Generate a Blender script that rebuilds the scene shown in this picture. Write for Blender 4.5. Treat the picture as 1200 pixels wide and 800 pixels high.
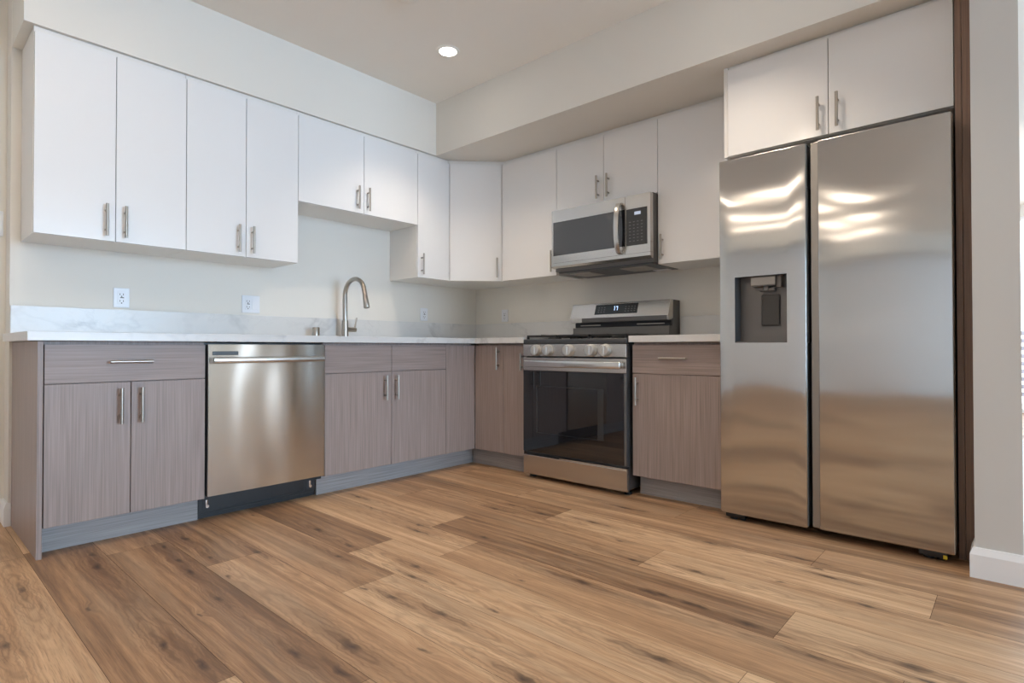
import bpy, bmesh, math, random
from mathutils import Vector, Matrix
random.seed(7)
sc = bpy.context.scene
for o in list(bpy.data.objects):
    bpy.data.objects.remove(o)
PI = math.pi

# ------------------------------------------------------------------ camera, sky, lights, exposure
cam_d = bpy.data.cameras.new('camera')
cam = bpy.data.objects.new('camera', cam_d)
sc.collection.objects.link(cam)
cam_d.sensor_width = 36.0
cam_d.lens = 660.69 * 36.0 / 1200.0
cam_d.clip_start = 0.02
_y, _p, _r = math.radians(41.9016), math.radians(0.6276), math.radians(-0.0568)
_d = Vector((-math.sin(_y) * math.cos(_p), math.cos(_y) * math.cos(_p), math.sin(_p)))
_rt = Vector((math.cos(_y), math.sin(_y), 0))
_up = _rt.cross(_d)
_r2 = _rt * math.cos(_r) + _up * math.sin(_r)
_u2 = -_rt * math.sin(_r) + _up * math.cos(_r)
M = Matrix((_r2, _u2, -_d)).transposed().to_4x4()
M.translation = Vector((3.4219, -3.357, 0.8086))
cam.matrix_world = M
sc.camera = cam

sc.view_settings.view_transform = 'Standard'
sc.view_settings.look = 'None'
sc.view_settings.gamma = 1.0
sc.view_settings.use_curve_mapping = False
sc.view_settings.exposure = 0.57
try:
    sc.cycles.use_denoising = True
    sc.cycles.max_bounces = 10
    sc.cycles.diffuse_bounces = 8
    sc.cycles.glossy_bounces = 5
    sc.cycles.sample_clamp_indirect = 6.0
except Exception:
    pass

world = bpy.data.worlds.new('daylight_sky')
sc.world = world
world.use_nodes = True
wn = world.node_tree
bg = wn.nodes['Background']
bg.inputs['Color'].default_value = (0.78, 0.89, 1.0, 1)
bg.inputs['Strength'].default_value = 2.8


def area_light(name, loc, direction, sx, sy, power, color, spread=PI):
    d = bpy.data.lights.new(name, 'AREA')
    d.shape = 'RECTANGLE'
    d.size, d.size_y = sx, sy
    d.energy = power
    d.color = color
    d.spread = spread
    o = bpy.data.objects.new(name, d)
    sc.collection.objects.link(o)
    o.location = loc
    o.rotation_euler = Vector(direction).to_track_quat('-Z', 'Y').to_euler()
    return o


# daylight coming in through the big windows of the adjoining living room (wall x = 9.5) and its glass door (y = 6)
area_light('window_daylight', (9.43, -1.2, 1.40), (-1, 0, 0), 2.6, 2.0, 225, (0.48, 0.72, 1.0))
area_light('glass_door_daylight', (4.6, 5.93, 1.15), (0, -1, 0), 2.2, 2.0, 50, (0.60, 0.80, 1.0))
sun_d = bpy.data.lights.new('sun', 'SUN')
sun_d.energy = 13.0
sun_d.color = (1.0, 0.93, 0.82)
sun_d.angle = math.radians(0.6)
sun_o = bpy.data.objects.new('sun', sun_d)
sc.collection.objects.link(sun_o)
sun_o.location = (12, -3, 8)
sun_o.rotation_euler = Vector((-0.62, -0.25, -0.85)).to_track_quat('-Z', 'Y').to_euler()
DOWNLIGHTS = [(0.926, -1.14), (2.46, -1.14), (1.25, -3.0), (2.1, -3.0), (1.25, -3.9), (2.1, -3.9), (1.25, -4.6), (2.1, -4.6)]  # lamps after the first two are unseen, added to brighten the back run
FILL_POWER = 2.3
DOWN_POWER = 36
DOWN_COLOR = (1.0, 0.83, 0.66)
ZC = 2.563

# ------------------------------------------------------------------ helpers


def link(o):
    sc.collection.objects.link(o)
    return o


def thing(name, label, cat, loc=(0, 0, 0), group=None):
    o = link(bpy.data.objects.new(name, None))
    o.location = loc
    o.empty_display_size = 0.1
    o['label'] = label
    o['category'] = cat
    if group:
        o['group'] = group
    return o


def wloc(o):
    v = Vector((0, 0, 0))
    while o is not None:
        v += o.location
        o = o.parent
    return v


def obj(name, bm, m, parent=None, label=None, smooth=False, kind=None, autosmooth=True):
    """links a bmesh given in world coordinates as ONE mesh object"""
    off = wloc(parent) if parent else Vector((0, 0, 0))
    bmesh.ops.translate(bm, verts=bm.verts[:], vec=-off)
    me = bpy.data.meshes.new(name)
    bm.normal_update()
    bm.to_mesh(me)
    bm.free()
    ms = m if isinstance(m, (list, tuple)) else [m]
    for x in ms:
        me.materials.append(x)
    if smooth:
        me.polygons.foreach_set('use_smooth', [True] * len(me.polygons))
        if autosmooth:
            try:
                me.set_sharp_from_angle(angle=math.radians(38))
            except Exception:
                pass
    o = link(bpy.data.objects.new(name, me))
    if parent:
        o.parent = parent
    if label:
        o['label'] = label
    if kind:
        o['kind'] = kind
    return o


def struct(name, bm, m, smooth=False):
    return obj(name, bm, m, None, None, smooth, 'structure')


def bx(bm, x0, x1, y0, y1, z0, z1, bev=0.0, seg=2, mi=0):
    if x0 > x1: x0, x1 = x1, x0
    if y0 > y1: y0, y1 = y1, y0
    if z0 > z1: z0, z1 = z1, z0
    vs = [bm.verts.new(p) for p in ((x0, y0, z0), (x1, y0, z0), (x1, y1, z0), (x0, y1, z0),
                                    (x0, y0, z1), (x1, y0, z1), (x1, y1, z1), (x0, y1, z1))]
    fs = [bm.faces.new([vs[i] for i in q]) for q in ((3, 2, 1, 0), (4, 5, 6, 7), (0, 1, 5, 4), (1, 2, 6, 5), (2, 3, 7, 6), (3, 0, 4, 7))]
    for f in fs:
        f.material_index = mi
    if bev > 0:
        es = list({e for f in fs for e in f.edges})
        r = bmesh.ops.bevel(bm, geom=es, offset=bev, segments=seg, affect='EDGES', profile=0.5)
        for f in r['faces']:
            f.material_index = mi
    return vs


def box(x0, x1, y0, y1, z0, z1, bev=0.0, seg=2):
    bm = bmesh.new()
    bx(bm, x0, x1, y0, y1, z0, z1, bev, seg)
    return bm


def prism(bm, pts, a0, a1, axis, bev=0.0, mi=0):
    """extrude a 2-D outline along axis ('x','y','z'); pts are the two other coordinates in order"""
    def P(u, v, a):
        return {'x': (a, u, v), 'y': (u, a, v), 'z': (u, v, a)}[axis]
    A = [bm.verts.new(P(u, v, a0)) for u, v in pts]
    B = [bm.verts.new(P(u, v, a1)) for u, v in pts]
    n = len(pts)
    fs = [bm.faces.new(A), bm.faces.new(B[::-1])]
    for i in range(n):
        fs.append(bm.faces.new((A[i], B[i], B[(i + 1) % n], A[(i + 1) % n])))
    for f in fs:
        f.material_index = mi
    bmesh.ops.recalc_face_normals(bm, faces=fs)
    if bev > 0:
        es = list({e for f in fs for e in f.edges})
        bmesh.ops.bevel(bm, geom=es, offset=bev, segments=2, affect='EDGES', profile=0.5)


def frame_y(bm, x0, x1, z0, z1, hx0, hx1, hz0, hz1, yf, yb, mi=0):
    """slab in the xz plane with a rectangular hole, front at yf, back at yb"""
    xs, zs = (x0, hx0, hx1, x1), (z0, hz0, hz1, z1)
    V = {}
    for k, y in ((0, yf), (1, yb)):
        for i in range(4):
            for j in range(4):
                V[i, j, k] = bm.verts.new((xs[i], y, zs[j]))
    fs = []
    for i in range(3):
        for j in range(3):
            if i == 1 and j == 1:
                continue
            fs.append(bm.faces.new((V[i, j, 0], V[i + 1, j, 0], V[i + 1, j + 1, 0], V[i, j + 1, 0])))
            fs.append(bm.faces.new((V[i, j, 1], V[i, j + 1, 1], V[i + 1, j + 1, 1], V[i + 1, j, 1])))
    ring = [(0, 0), (1, 0), (2, 0), (3, 0), (3, 1), (3, 2), (3, 3), (2, 3), (1, 3), (0, 3), (0, 2), (0, 1)]
    hole = [(1, 1), (2, 1), (2, 2), (1, 2)]
    for rg in (ring, hole):
        for a, b in zip(rg, rg[1:] + rg[:1]):
            fs.append(bm.faces.new((V[a[0], a[1], 0], V[a[0], a[1], 1], V[b[0], b[1], 1], V[b[0], b[1], 0])))
    bmesh.ops.recalc_face_normals(bm, faces=fs)
    for f in fs:
        f.material_index = mi


def tube(bm, pts, rads, seg=14, cap=True):
    pts = [Vector(p) for p in pts]
    if not isinstance(rads, (list, tuple)):
        rads = [rads] * len(pts)
    n = len(pts)
    T = []
    for i in range(n):
        a = pts[max(i - 1, 0)]
        b = pts[min(i + 1, n - 1)]
        t = (b - a)
        T.append(t.normalized() if t.length > 1e-9 else Vector((0, 0, 1)))
    ref = Vector((0, 0, 1)) if abs(T[0].z) < 0.9 else Vector((1, 0, 0))
    u = T[0].cross(ref).normalized()
    rings = []
    for i in range(n):
        u = (u - T[i] * u.dot(T[i])).normalized()
        v = T[i].cross(u)
        rings.append([bm.verts.new(pts[i] + (u * math.cos(2 * PI * k / seg) + v * math.sin(2 * PI * k / seg)) * rads[i]) for k in range(seg)])
    fs = []
    for a, b in zip(rings, rings[1:]):
        for k in range(seg):
            fs.append(bm.faces.new((a[k], a[(k + 1) % seg], b[(k + 1) % seg], b[k])))
    if cap:
        fs.append(bm.faces.new(rings[0][::-1]))
        fs.append(bm.faces.new(rings[-1]))
    bmesh.ops.recalc_face_normals(bm, faces=fs)


def cyl(bm, p0, p1, r, seg=24, bev=0.0):
    p0, p1 = Vector(p0), Vector(p1)
    if bev <= 0:
        tube(bm, [p0, p1], r, seg)
    else:
        d = (p1 - p0).normalized()
        tube(bm, [p0, p0 + d * 1e-5, p1 - d * bev, p1 - d * bev * 0.3, p1], [r, r, r, r - bev * 0.3, r - bev], seg)


# ------------------------------------------------------------------ materials


def new_mat(name):
    m = bpy.data.materials.new(name)
    m.use_nodes = True
    nt = m.node_tree
    return m, nt, nt.nodes['Principled BSDF']


def srgb(r, g, b):
    f = lambda c: (c / 255 / 12.92) if c / 255 <= 0.04045 else ((c / 255 + 0.055) / 1.055) ** 2.4
    return (f(r), f(g), f(b), 1)


def simple(name, col, rough=0.5, metal=0.0, spec=0.5, coat=0.0, noise=0.0, nscale=20.0, bump=0.0):
    m, nt, b = new_mat(name)
    b.inputs['Base Color'].default_value = col
    b.inputs['Roughness'].default_value = rough
    b.inputs['Metallic'].default_value = metal
    b.inputs['Specular IOR Level'].default_value = spec
    b.inputs['Coat Weight'].default_value = coat
    tc = nt.nodes.new('ShaderNodeTexCoord')
    nz = nt.nodes.new('ShaderNodeTexNoise')
    nz.inputs['Scale'].default_value = nscale
    nz.inputs['Detail'].default_value = 3
    nt.links.new(tc.outputs['Object'], nz.inputs['Vector'])
    if noise > 0:
        mx = nt.nodes.new('ShaderNodeMix')
        mx.data_type = 'RGBA'
        mx.inputs[6].default_value = tuple(c * (1 - noise) for c in col[:3]) + (1,)
        mx.inputs[7].default_value = tuple(min(1, c * (1 + noise)) for c in col[:3]) + (1,)
        nt.links.new(nz.outputs['Fac'], mx.inputs[0])
        nt.links.new(mx.outputs[2], b.inputs['Base Color'])
    if bump > 0:
        bp = nt.nodes.new('ShaderNodeBump')
        bp.inputs['Strength'].default_value = bump
        bp.inputs['Distance'].default_value = 0.002
        nt.links.new(nz.outputs['Fac'], bp.inputs['Height'])
        nt.links.new(bp.outputs['Normal'], b.inputs['Normal'])
    return m


def emission(name, col, strength):
    m, nt, b = new_mat(name)
    b.inputs['Base Color'].default_value = (0.02, 0.02, 0.02, 1)
    b.inputs['Emission Color'].default_value = col
    b.inputs['Emission Strength'].default_value = strength
    return m


def math_node(nt, op, a=None, b=None, c=None, clamp=False):
    n = nt.nodes.new('ShaderNodeMath')
    n.operation = op
    n.use_clamp = clamp
    for i, v in enumerate((a, b, c)):
        if v is None:
            continue
        if isinstance(v, (int, float)):
            n.inputs[i].default_value = v
        else:
            nt.links.new(v, n.inputs[i])
    return n.outputs[0]


def mix_col(nt, fac, a, b, blend='MIX'):
    n = nt.nodes.new('ShaderNodeMix')
    n.data_type = 'RGBA'
    n.blend_type = blend
    for i, v in ((0, fac), (6, a), (7, b)):
        if isinstance(v, (tuple, int, float)):
            n.inputs[i].default_value = v
        else:
            nt.links.new(v, n.inputs[i])
    return n.outputs[2]


def noise_node(nt, vec, scale=1.0, detail=3.0, rough=0.55, dist=0.0):
    n = nt.nodes.new('ShaderNodeTexNoise')
    n.inputs['Scale'].default_value = scale
    n.inputs['Detail'].default_value = detail
    n.inputs['Roughness'].default_value = rough
    n.inputs['Distortion'].default_value = dist
    if vec is not None:
        nt.links.new(vec, n.inputs['Vector'])
    return n.outputs['Fac']


def scaled(nt, vec, s, loc=None):
    n = nt.nodes.new('ShaderNodeMapping')
    n.inputs['Scale'].default_value = s
    if loc:
        n.inputs['Location'].default_value = loc
    nt.links.new(vec, n.inputs['Vector'])
    return n.outputs['Vector']


def ramp(nt, fac, stops):
    n = nt.nodes.new('ShaderNodeValToRGB')
    el = n.color_ramp.elements
    while len(el) < len(stops):
        el.new(0.5)
    for e, (p, c) in zip(el, stops):
        e.position = p
        e.color = c if len(c) == 4 else tuple(c) + (1,)
    nt.links.new(fac, n.inputs[0])
    return n.outputs['Color']


WALL = simple('wall_paint', (0.76, 0.735, 0.68, 1), 0.62, spec=0.3, noise=0.012, nscale=3, bump=0.04)
CEIL = simple('ceiling_paint', (0.87, 0.835, 0.775, 1), 0.7, spec=0.25, noise=0.012, nscale=3, bump=0.04)
BASEB = simple('trim_paint', (0.84, 0.84, 0.84, 1), 0.35, noise=0.01)
GLOSS = simple('gloss_white_lacquer', (0.80, 0.80, 0.80, 1), 0.15, spec=0.5, noise=0.006, nscale=4)
CARC = simple('white_melamine', (0.76, 0.75, 0.73, 1), 0.42, noise=0.01)
NICKEL = simple('satin_nickel', (0.42, 0.385, 0.34, 1), 0.30, metal=1.0, noise=0.03, nscale=40)
CHROME = simple('polished_steel', (0.68, 0.67, 0.65, 1), 0.16, metal=1.0, noise=0.02, nscale=30)
BLACKP = simple('black_plastic', (0.014, 0.0145, 0.0155, 1), 0.40, noise=0.1, nscale=60)
IRON = simple('cast_iron', (0.02, 0.02, 0.02, 1), 0.55, noise=0.2, nscale=90, bump=0.2)
DARKSTEEL = simple('dark_enamel', (0.05, 0.051, 0.054, 1), 0.35, noise=0.06, nscale=50)
GREYBODY = simple('grey_enamel', (0.12, 0.118, 0.115, 1), 0.45, noise=0.05, nscale=50)
BLACKGLASS = simple('black_glass', (0.010, 0.010, 0.012, 1), 0.02, spec=0.75, coat=0.3)
SMOKEGLASS = simple('smoked_glass', (0.045, 0.047, 0.05, 1), 0.05, spec=0.7, coat=0.3)
PLATE = simple('white_plastic', (0.78, 0.80, 0.84, 1), 0.32, noise=0.01)
SLOT = simple('slot_black', (0.03, 0.03, 0.035, 1), 0.6)
GREYPL = simple('grey_plastic', (0.13, 0.125, 0.12, 1), 0.35, noise=0.04, nscale=40)
FILTER = simple('filter_mesh', (0.50, 0.47, 0.43, 1), 0.45, metal=0.4, noise=0.25, nscale=300)
TAG = simple('yellow_tag', srgb(205, 180, 40), 0.5, noise=0.05)
LED = emission('lamp_led', (1.0, 0.93, 0.84, 1), 14)
LCD = emission('blue_lcd', (0.45, 0.62, 1.0, 1), 1.5)
LCDW = emission('pale_lcd', (0.62, 0.70, 0.85, 1), 0.55)
BROWNP = simple('dark_walnut_laminate', srgb(112, 92, 80), 0.45, noise=0.08, nscale=30)


def laminate(name, vertical, base=(153, 138, 132)):
    m, nt, b = new_mat(name)
    geo = nt.nodes.new('ShaderNodeNewGeometry')
    sep = nt.nodes.new('ShaderNodeSeparateXYZ')
    nt.links.new(geo.outputs['Position'], sep.inputs[0])
    u = math_node(nt, 'SUBTRACT', sep.outputs['X'], sep.outputs['Y'])
    cmb = nt.nodes.new('ShaderNodeCombineXYZ')
    if vertical:
        nt.links.new(u, cmb.inputs[0]); nt.links.new(sep.outputs['Z'], cmb.inputs[1])
    else:
        nt.links.new(sep.outputs['Z'], cmb.inputs[0]); nt.links.new(u, cmb.inputs[1])
    v = cmb.outputs[0]
    f1 = noise_node(nt, scaled(nt, v, (260, 3.0, 1)), 1, 2, 0.5)
    f2 = noise_node(nt, scaled(nt, v, (70, 1.2, 1), (3, 7, 0)), 1, 3, 0.6)
    f = math_node(nt, 'ADD', math_node(nt, 'MULTIPLY', f1, 0.7), math_node(nt, 'MULTIPLY', f2, 0.3))
    k = lambda s: srgb(*[min(255, c * s) for c in base])
    col = ramp(nt, f, [(0.28, k(0.85)), (0.46, k(0.965)), (0.56, k(1.025)), (0.74, k(1.11))])
    nt.links.new(col, b.inputs['Base Color'])
    b.inputs['Roughness'].default_value = 0.42
    b.inputs['Specular IOR Level'].default_value = 0.4
    bp = nt.nodes.new('ShaderNodeBump')
    bp.inputs['Strength'].default_value = 0.12
    bp.inputs['Distance'].default_value = 0.0008
    nt.links.new(f1, bp.inputs['Height'])
    nt.links.new(bp.outputs['Normal'], b.inputs['Normal'])
    return m


LAMV = laminate('grey_oak_laminate_vertical', True)
LAMH = laminate('grey_oak_laminate_horizontal', False)
LAMK = laminate('grey_oak_laminate_kick', False, (156, 152, 150))
LAMD = laminate('brown_oak_laminate_panel', True, (146, 120, 104))


def quartz():
    m, nt, b = new_mat('white_veined_quartz')
    tc = nt.nodes.new('ShaderNodeNewGeometry')
    v = tc.outputs['Position']
    rot = nt.nodes.new('ShaderNodeMapping')
    rot.inputs['Rotation'].default_value = (0.6, 0.35, 0.7)
    nt.links.new(v, rot.inputs['Vector'])
    vr = rot.outputs['Vector']
    n1 = noise_node(nt, scaled(nt, vr, (1.6, 0.8, 1.6)), 1.0, 5, 0.62, 0.35)
    d1 = math_node(nt, 'ABSOLUTE', math_node(nt, 'SUBTRACT', n1, 0.5))
    v1 = math_node(nt, 'SUBTRACT', 1.0, math_node(nt, 'MULTIPLY', d1, 34.0), clamp=True)
    n2 = noise_node(nt, scaled(nt, vr, (4.2, 2.1, 4.2), (4, 2, 9)), 1.0, 5, 0.6, 0.5)
    d2 = math_node(nt, 'ABSOLUTE', math_node(nt, 'SUBTRACT', n2, 0.5))
    v2 = math_node(nt, 'SUBTRACT', 1.0, math_node(nt, 'MULTIPLY', d2, 40.0), clamp=True)
    msk = noise_node(nt, scaled(nt, v, (2.3, 2.3, 2.3), (1, 5, 2)), 1, 2)
    mk = math_node(nt, 'MULTIPLY', math_node(nt, 'SUBTRACT', msk, 0.38, clamp=True), 3.2, clamp=True)
    va = math_node(nt, 'MULTIPLY', math_node(nt, 'ADD', math_node(nt, 'MULTIPLY', v1, 0.75), math_node(nt, 'MULTIPLY', v2, 0.25)), mk, clamp=True)
    cl = noise_node(nt, scaled(nt, v, (3, 3, 3)), 1, 3)
    basec = mix_col(nt, cl, srgb(208, 207, 205), srgb(216, 216, 214))
    col = mix_col(nt, va, basec, srgb(168, 168, 168))
    nt.links.new(col, b.inputs['Base Color'])
    b.inputs['Roughness'].default_value = 0.28
    return m


QUARTZ = quartz()


def steel(name, col, rough, aniso=0.75, arot=0.0, wave=0.0, wave_scale=(1.2, 1.2, 3.0), lines=0.03, horizontal=True):
    m, nt, b = new_mat(name)
    b.inputs['Metallic'].default_value = 1.0
    b.inputs['Roughness'].default_value = rough
    b.inputs['Anisotropic'].default_value = aniso
    b.inputs['Anisotropic Rotation'].default_value = arot
    tg = nt.nodes.new('ShaderNodeTangent')
    tg.direction_type = 'RADIAL'
    tg.axis = 'Z'
    nt.links.new(tg.outputs[0], b.inputs['Tangent'])
    geo = nt.nodes.new('ShaderNodeNewGeometry')
    v = geo.outputs['Position']
    br = noise_node(nt, scaled(nt, v, (6, 6, 900) if horizontal else (700, 700, 5)), 1, 2, 0.5)
    k = lambda s: tuple(min(1, c * s) for c in col) + (1,)
    c = ramp(nt, br, [(0.3, k(1 - lines)), (0.7, k(1 + lines))])
    nt.links.new(c, b.inputs['Base Color'])
    if wave > 0:
        w = noise_node(nt, scaled(nt, v, wave_scale), 1, 1, 0.4)
        bp = nt.nodes.new('ShaderNodeBump')
        bp.inputs['Strength'].default_value = 1.0
        bp.inputs['Distance'].default_value = wave
        nt.links.new(w, bp.inputs['Height'])
        nt.links.new(bp.outputs['Normal'], b.inputs['Normal'])
    return m


STEEL = steel('brushed_steel', (0.60, 0.575, 0.54), 0.24, 0.6, 0.0, 0.0)
FSTEEL = steel('fridge_steel', (0.555, 0.545, 0.525), 0.17, 0.96, 0.0, 0.011, (1.7, 1.7, 2.6), horizontal=True, lines=0.015)
DSTEEL = steel('dishwasher_steel', (0.60, 0.58, 0.55), 0.17, 0.96, 0.25, 0.010, (2.0, 3.0, 1.0), horizontal=False)
SHADOWSTEEL = simple('shaded_recess_steel', (0.33, 0.31, 0.285, 1), 0.4, metal=0.85, noise=0.03)  # steel darkened so its colour carries the shade of the recesses

# --- oak plank floor: per-plank tone and seed come from face attributes, grain and knots from nodes
KNOTS = [(0.94, -3.044, 1.2), (1.367, -3.132, 1.3), (0.721, -2.804, 1.2), (0.88, -2.823, 1.6), (1.274, -2.927, 0.6), (1.685, -2.842, 1.3), (1.866, -2.808, 1.3), (0.832, -2.59, 1), (0.784, -2.496, 1.3), (1.041, -2.6, 1.0), (1.187, -2.613, 1.3), (1.094, -2.507, 1), (1.338, -2.539, 0.9), (1.575, -2.711, 0.6), (1.501, -2.629, 1), (1.172, -2.364, 1.2), (1.376, -2.078, 1.1), (1.1, -2.064, 1.4), (1.455, -2.172, 1), (1.757, -2.04, 1.2), (1.816, -2.102, 1), (1.443, -1.774, 1), (1.382, -1.715, 1), (0.981, -1.705, 0.8), (2.109, -2.218, 1.3), (1.907, -2.25, 1.2), (1.781, -2.276, 0.8), (0.748, -1.628, 1), (0.665, -2.161, 0.8), (2.067, -2.506, 1.8), (1.987, -2.623, 1.2), (2.158, -2.587, 1.3), (2.234, -2.386, 0.8), (1.69, -1.21, 1.4), (1.951, -1.157, 1.4), (1.459, -1.299, 1.3), (1.482, -1.196, 1), (1.723, -1.644, 1), (2.179, -1.294, 0.9), (1.938, -0.853, 1.3), (2.131, -1.545, 0.6), (2.324, -1.444, 1.1), (2.294, -1.744, 1.6), (2.131, -1.87, 0.7), (2.218, -2.099, 0.9), (2.721, -2.006, 1.7), (2.52, -2.307, 1.4), (2.511, -1.659, 1.6), (2.552, -1.394, 1.2), (2.801, -1.006, 1.1), (2.867, -1.071, 0.9), (2.921, -1.125, 1.2), (2.466, -1.065, 1.1), (2.658, -0.838, 0.9), (2.649, -1.652, 1.5), (2.825, -1.664, 1.8), (2.677, -1.651, 1.4), (2.552, -1.649, 1.3), (3.023, -1.726, 1), (3.064, -1.297, 1), (3.209, -1.612, 1.5), (3.256, -1.663, 1), (2.807, -1.285, 0.6)]


def oak_floor():
    m, nt, b = new_mat('oak_plank_floor')
    geo = nt.nodes.new('ShaderNodeNewGeometry')
    pos = geo.outputs['Position']
    at = nt.nodes.new('ShaderNodeAttribute'); at.attribute_name = 'plank_tone'
    as_ = nt.nodes.new('ShaderNodeAttribute'); as_.attribute_name = 'plank_seed'
    tone, seed = at.outputs['Fac'], as_.outputs['Fac']
    sep = nt.nodes.new('ShaderNodeSeparateXYZ'); nt.links.new(pos, sep.inputs[0])
    cmb = nt.nodes.new('ShaderNodeCombineXYZ')
    nt.links.new(sep.outputs['X'], cmb.inputs[0]); nt.links.new(sep.outputs['Y'], cmb.inputs[1])
    nt.links.new(math_node(nt, 'MULTIPLY', seed, 37.0), cmb.inputs[2])
    v = cmb.outputs[0]
    # knots
    wob = nt.nodes.new('ShaderNodeTexNoise'); wob.inputs['Scale'].default_value = 22; wob.inputs['Detail'].default_value = 3
    nt.links.new(pos, wob.inputs['Vector'])
    sub = nt.nodes.new('ShaderNodeVectorMath'); sub.operation = 'SUBTRACT'
    nt.links.new(wob.outputs['Color'], sub.inputs[0]); sub.inputs[1].default_value = (0.5, 0.5, 0.5)
    scl = nt.nodes.new('ShaderNodeVectorMath'); scl.operation = 'MULTIPLY'
    nt.links.new(sub.outputs[0], scl.inputs[0]); scl.inputs[1].default_value = (0.05, 0.026, 0)
    add = nt.nodes.new('ShaderNodeVectorMath'); add.operation = 'ADD'
    nt.links.new(pos, add.inputs[0]); nt.links.new(scl.outputs[0], add.inputs[1])
    sq = nt.nodes.new('ShaderNodeVectorMath'); sq.operation = 'MULTIPLY'
    nt.links.new(add.outputs[0], sq.inputs[0]); sq.inputs[1].default_value = (0.34, 1.0, 0)
    dmin = None
    for kx, ky, ks in KNOTS:
        dn = nt.nodes.new('ShaderNodeVectorMath'); dn.operation = 'DISTANCE'
        nt.links.new(sq.outputs[0], dn.inputs[0]); dn.inputs[1].default_value = (kx * 0.34, ky, 0)
        d = math_node(nt, 'DIVIDE', dn.outputs['Value'], 0.0105 * ks)
        dmin = d if dmin is None else math_node(nt, 'MINIMUM', dmin, d)
    core = math_node(nt, 'SUBTRACT', 1.0, dmin, clamp=True)
    core = math_node(nt, 'POWER', core, 0.8)
    # elongated dark tails running along the grain away from each knot
    sq2 = nt.nodes.new('ShaderNodeVectorMath'); sq2.operation = 'MULTIPLY'
    nt.links.new(add.outputs[0], sq2.inputs[0]); sq2.inputs[1].default_value = (0.085, 1.0, 0)
    tmin = None
    for kx, ky, ks in KNOTS:
        if ks < 1.0:
            continue
        dn = nt.nodes.new('ShaderNodeVectorMath'); dn.operation = 'DISTANCE'
        nt.links.new(sq2.outputs[0], dn.inputs[0]); dn.inputs[1].default_value = (kx * 0.085, ky, 0)
        d = math_node(nt, 'DIVIDE', dn.outputs['Value'], 0.0145 * ks)
        tmin = d if tmin is None else math_node(nt, 'MINIMUM', tmin, d)
    tail = math_node(nt, 'SUBTRACT', 1.0, tmin, clamp=True)
    halo = math_node(nt, 'SUBTRACT', 1.0, math_node(nt, 'MULTIPLY', dmin, 0.26), clamp=True)
    # long grain
    warp = noise_node(nt, scaled(nt, v, (2.0, 7, 1)), 1, 2)
    vw = nt.nodes.new('ShaderNodeVectorMath'); vw.operation = 'ADD'
    cw = nt.nodes.new('ShaderNodeCombineXYZ')
    bend = math_node(nt, 'ADD', math_node(nt, 'MULTIPLY', warp, math_node(nt, 'MULTIPLY', math_node(nt, 'POWER', seed, 2.0), 0.06)), math_node(nt, 'MULTIPLY', halo, 0.02))
    nt.links.new(bend, cw.inputs[1])
    nt.links.new(v, vw.inputs[0]); nt.links.new(cw.outputs[0], vw.inputs[1])
    vv = vw.outputs[0]
    broad = noise_node(nt, scaled(nt, vv, (0.9, 13, 1)), 1, 3, 0.55)
    mid = noise_node(nt, scaled(nt, vv, (1.8, 48, 1)), 1, 3, 0.6)
    fine = noise_node(nt, scaled(nt, vv, (9, 260, 1)), 1, 2, 0.6)
    cath = nt.nodes.new('ShaderNodeTexWave')
    cath.wave_type = 'BANDS'; cath.bands_direction = 'Y'
    cath.inputs['Scale'].default_value = 1.0
    cath.inputs['Distortion'].default_value = 9
    cath.inputs['Detail'].default_value = 2.0
    cath.inputs['Detail Scale'].default_value = 0.6
    nt.links.new(scaled(nt, vv, (0.55, 9, 1)), cath.inputs['Vector'])
    g = math_node(nt, 'ADD', math_node(nt, 'MULTIPLY', broad, 0.42), math_node(nt, 'MULTIPLY', mid, 0.34))
    g = math_node(nt, 'ADD', g, math_node(nt, 'MULTIPLY', fine, 0.20))
    g = math_node(nt, 'ADD', g, math_node(nt, 'MULTIPLY', cath.outputs['Fac'], 0.04))
    g = math_node(nt, 'ADD', g, math_node(nt, 'MULTIPLY', math_node(nt, 'SUBTRACT', tone, 0.5), 0.36))
    col = ramp(nt, g, [(0.30, srgb(116, 88, 66)), (0.43, srgb(157, 122, 91)), (0.55, srgb(190, 153, 117)), (0.70, srgb(217, 184, 147))])
    pore = noise_node(nt, scaled(nt, vv, (16, 420, 1)), 1, 2, 0.5)
    pm = math_node(nt, 'MULTIPLY', math_node(nt, 'SUBTRACT', pore, 0.56, clamp=True), 5.0, clamp=True)
    col = mix_col(nt, math_node(nt, 'MULTIPLY', pm, 0.6), col, srgb(118, 90, 68))
    # greyish bleached streaks
    gr = noise_node(nt, scaled(nt, vv, (1.1, 9, 1), (3, 3, 3)), 1, 3, 0.6)
    grm = math_node(nt, 'MULTIPLY', math_node(nt, 'SUBTRACT', gr, 0.50, clamp=True), 2.0, clamp=True)
    col = mix_col(nt, grm, col, srgb(160, 140, 116))
    streak = noise_node(nt, scaled(nt, vv, (3.0, 95, 1), (7, 1, 2)), 1, 3, 0.6)
    sm = math_node(nt, 'MULTIPLY', math_node(nt, 'SUBTRACT', streak, 0.60, clamp=True), 6.0, clamp=True)
    col = mix_col(nt, math_node(nt, 'MULTIPLY', sm, 0.5), col, srgb(112, 82, 60))
    tk_ = math_node(nt, 'MULTIPLY', tail, math_node(nt, 'MULTIPLY', math_node(nt, 'SUBTRACT', mid, 0.30, clamp=True), 3.2, clamp=True))
    col = mix_col(nt, math_node(nt, 'MULTIPLY', tk_, 0.85, clamp=True), col, srgb(92, 68, 52))
    # growth rings drawn out along the board around each knot
    rw = noise_node(nt, scaled(nt, v, (5, 20, 1), (2, 8, 4)), 1, 2)
    ph = math_node(nt, 'ADD', math_node(nt, 'MULTIPLY', tmin, 10.5), math_node(nt, 'MULTIPLY', rw, 7.0))
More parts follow.
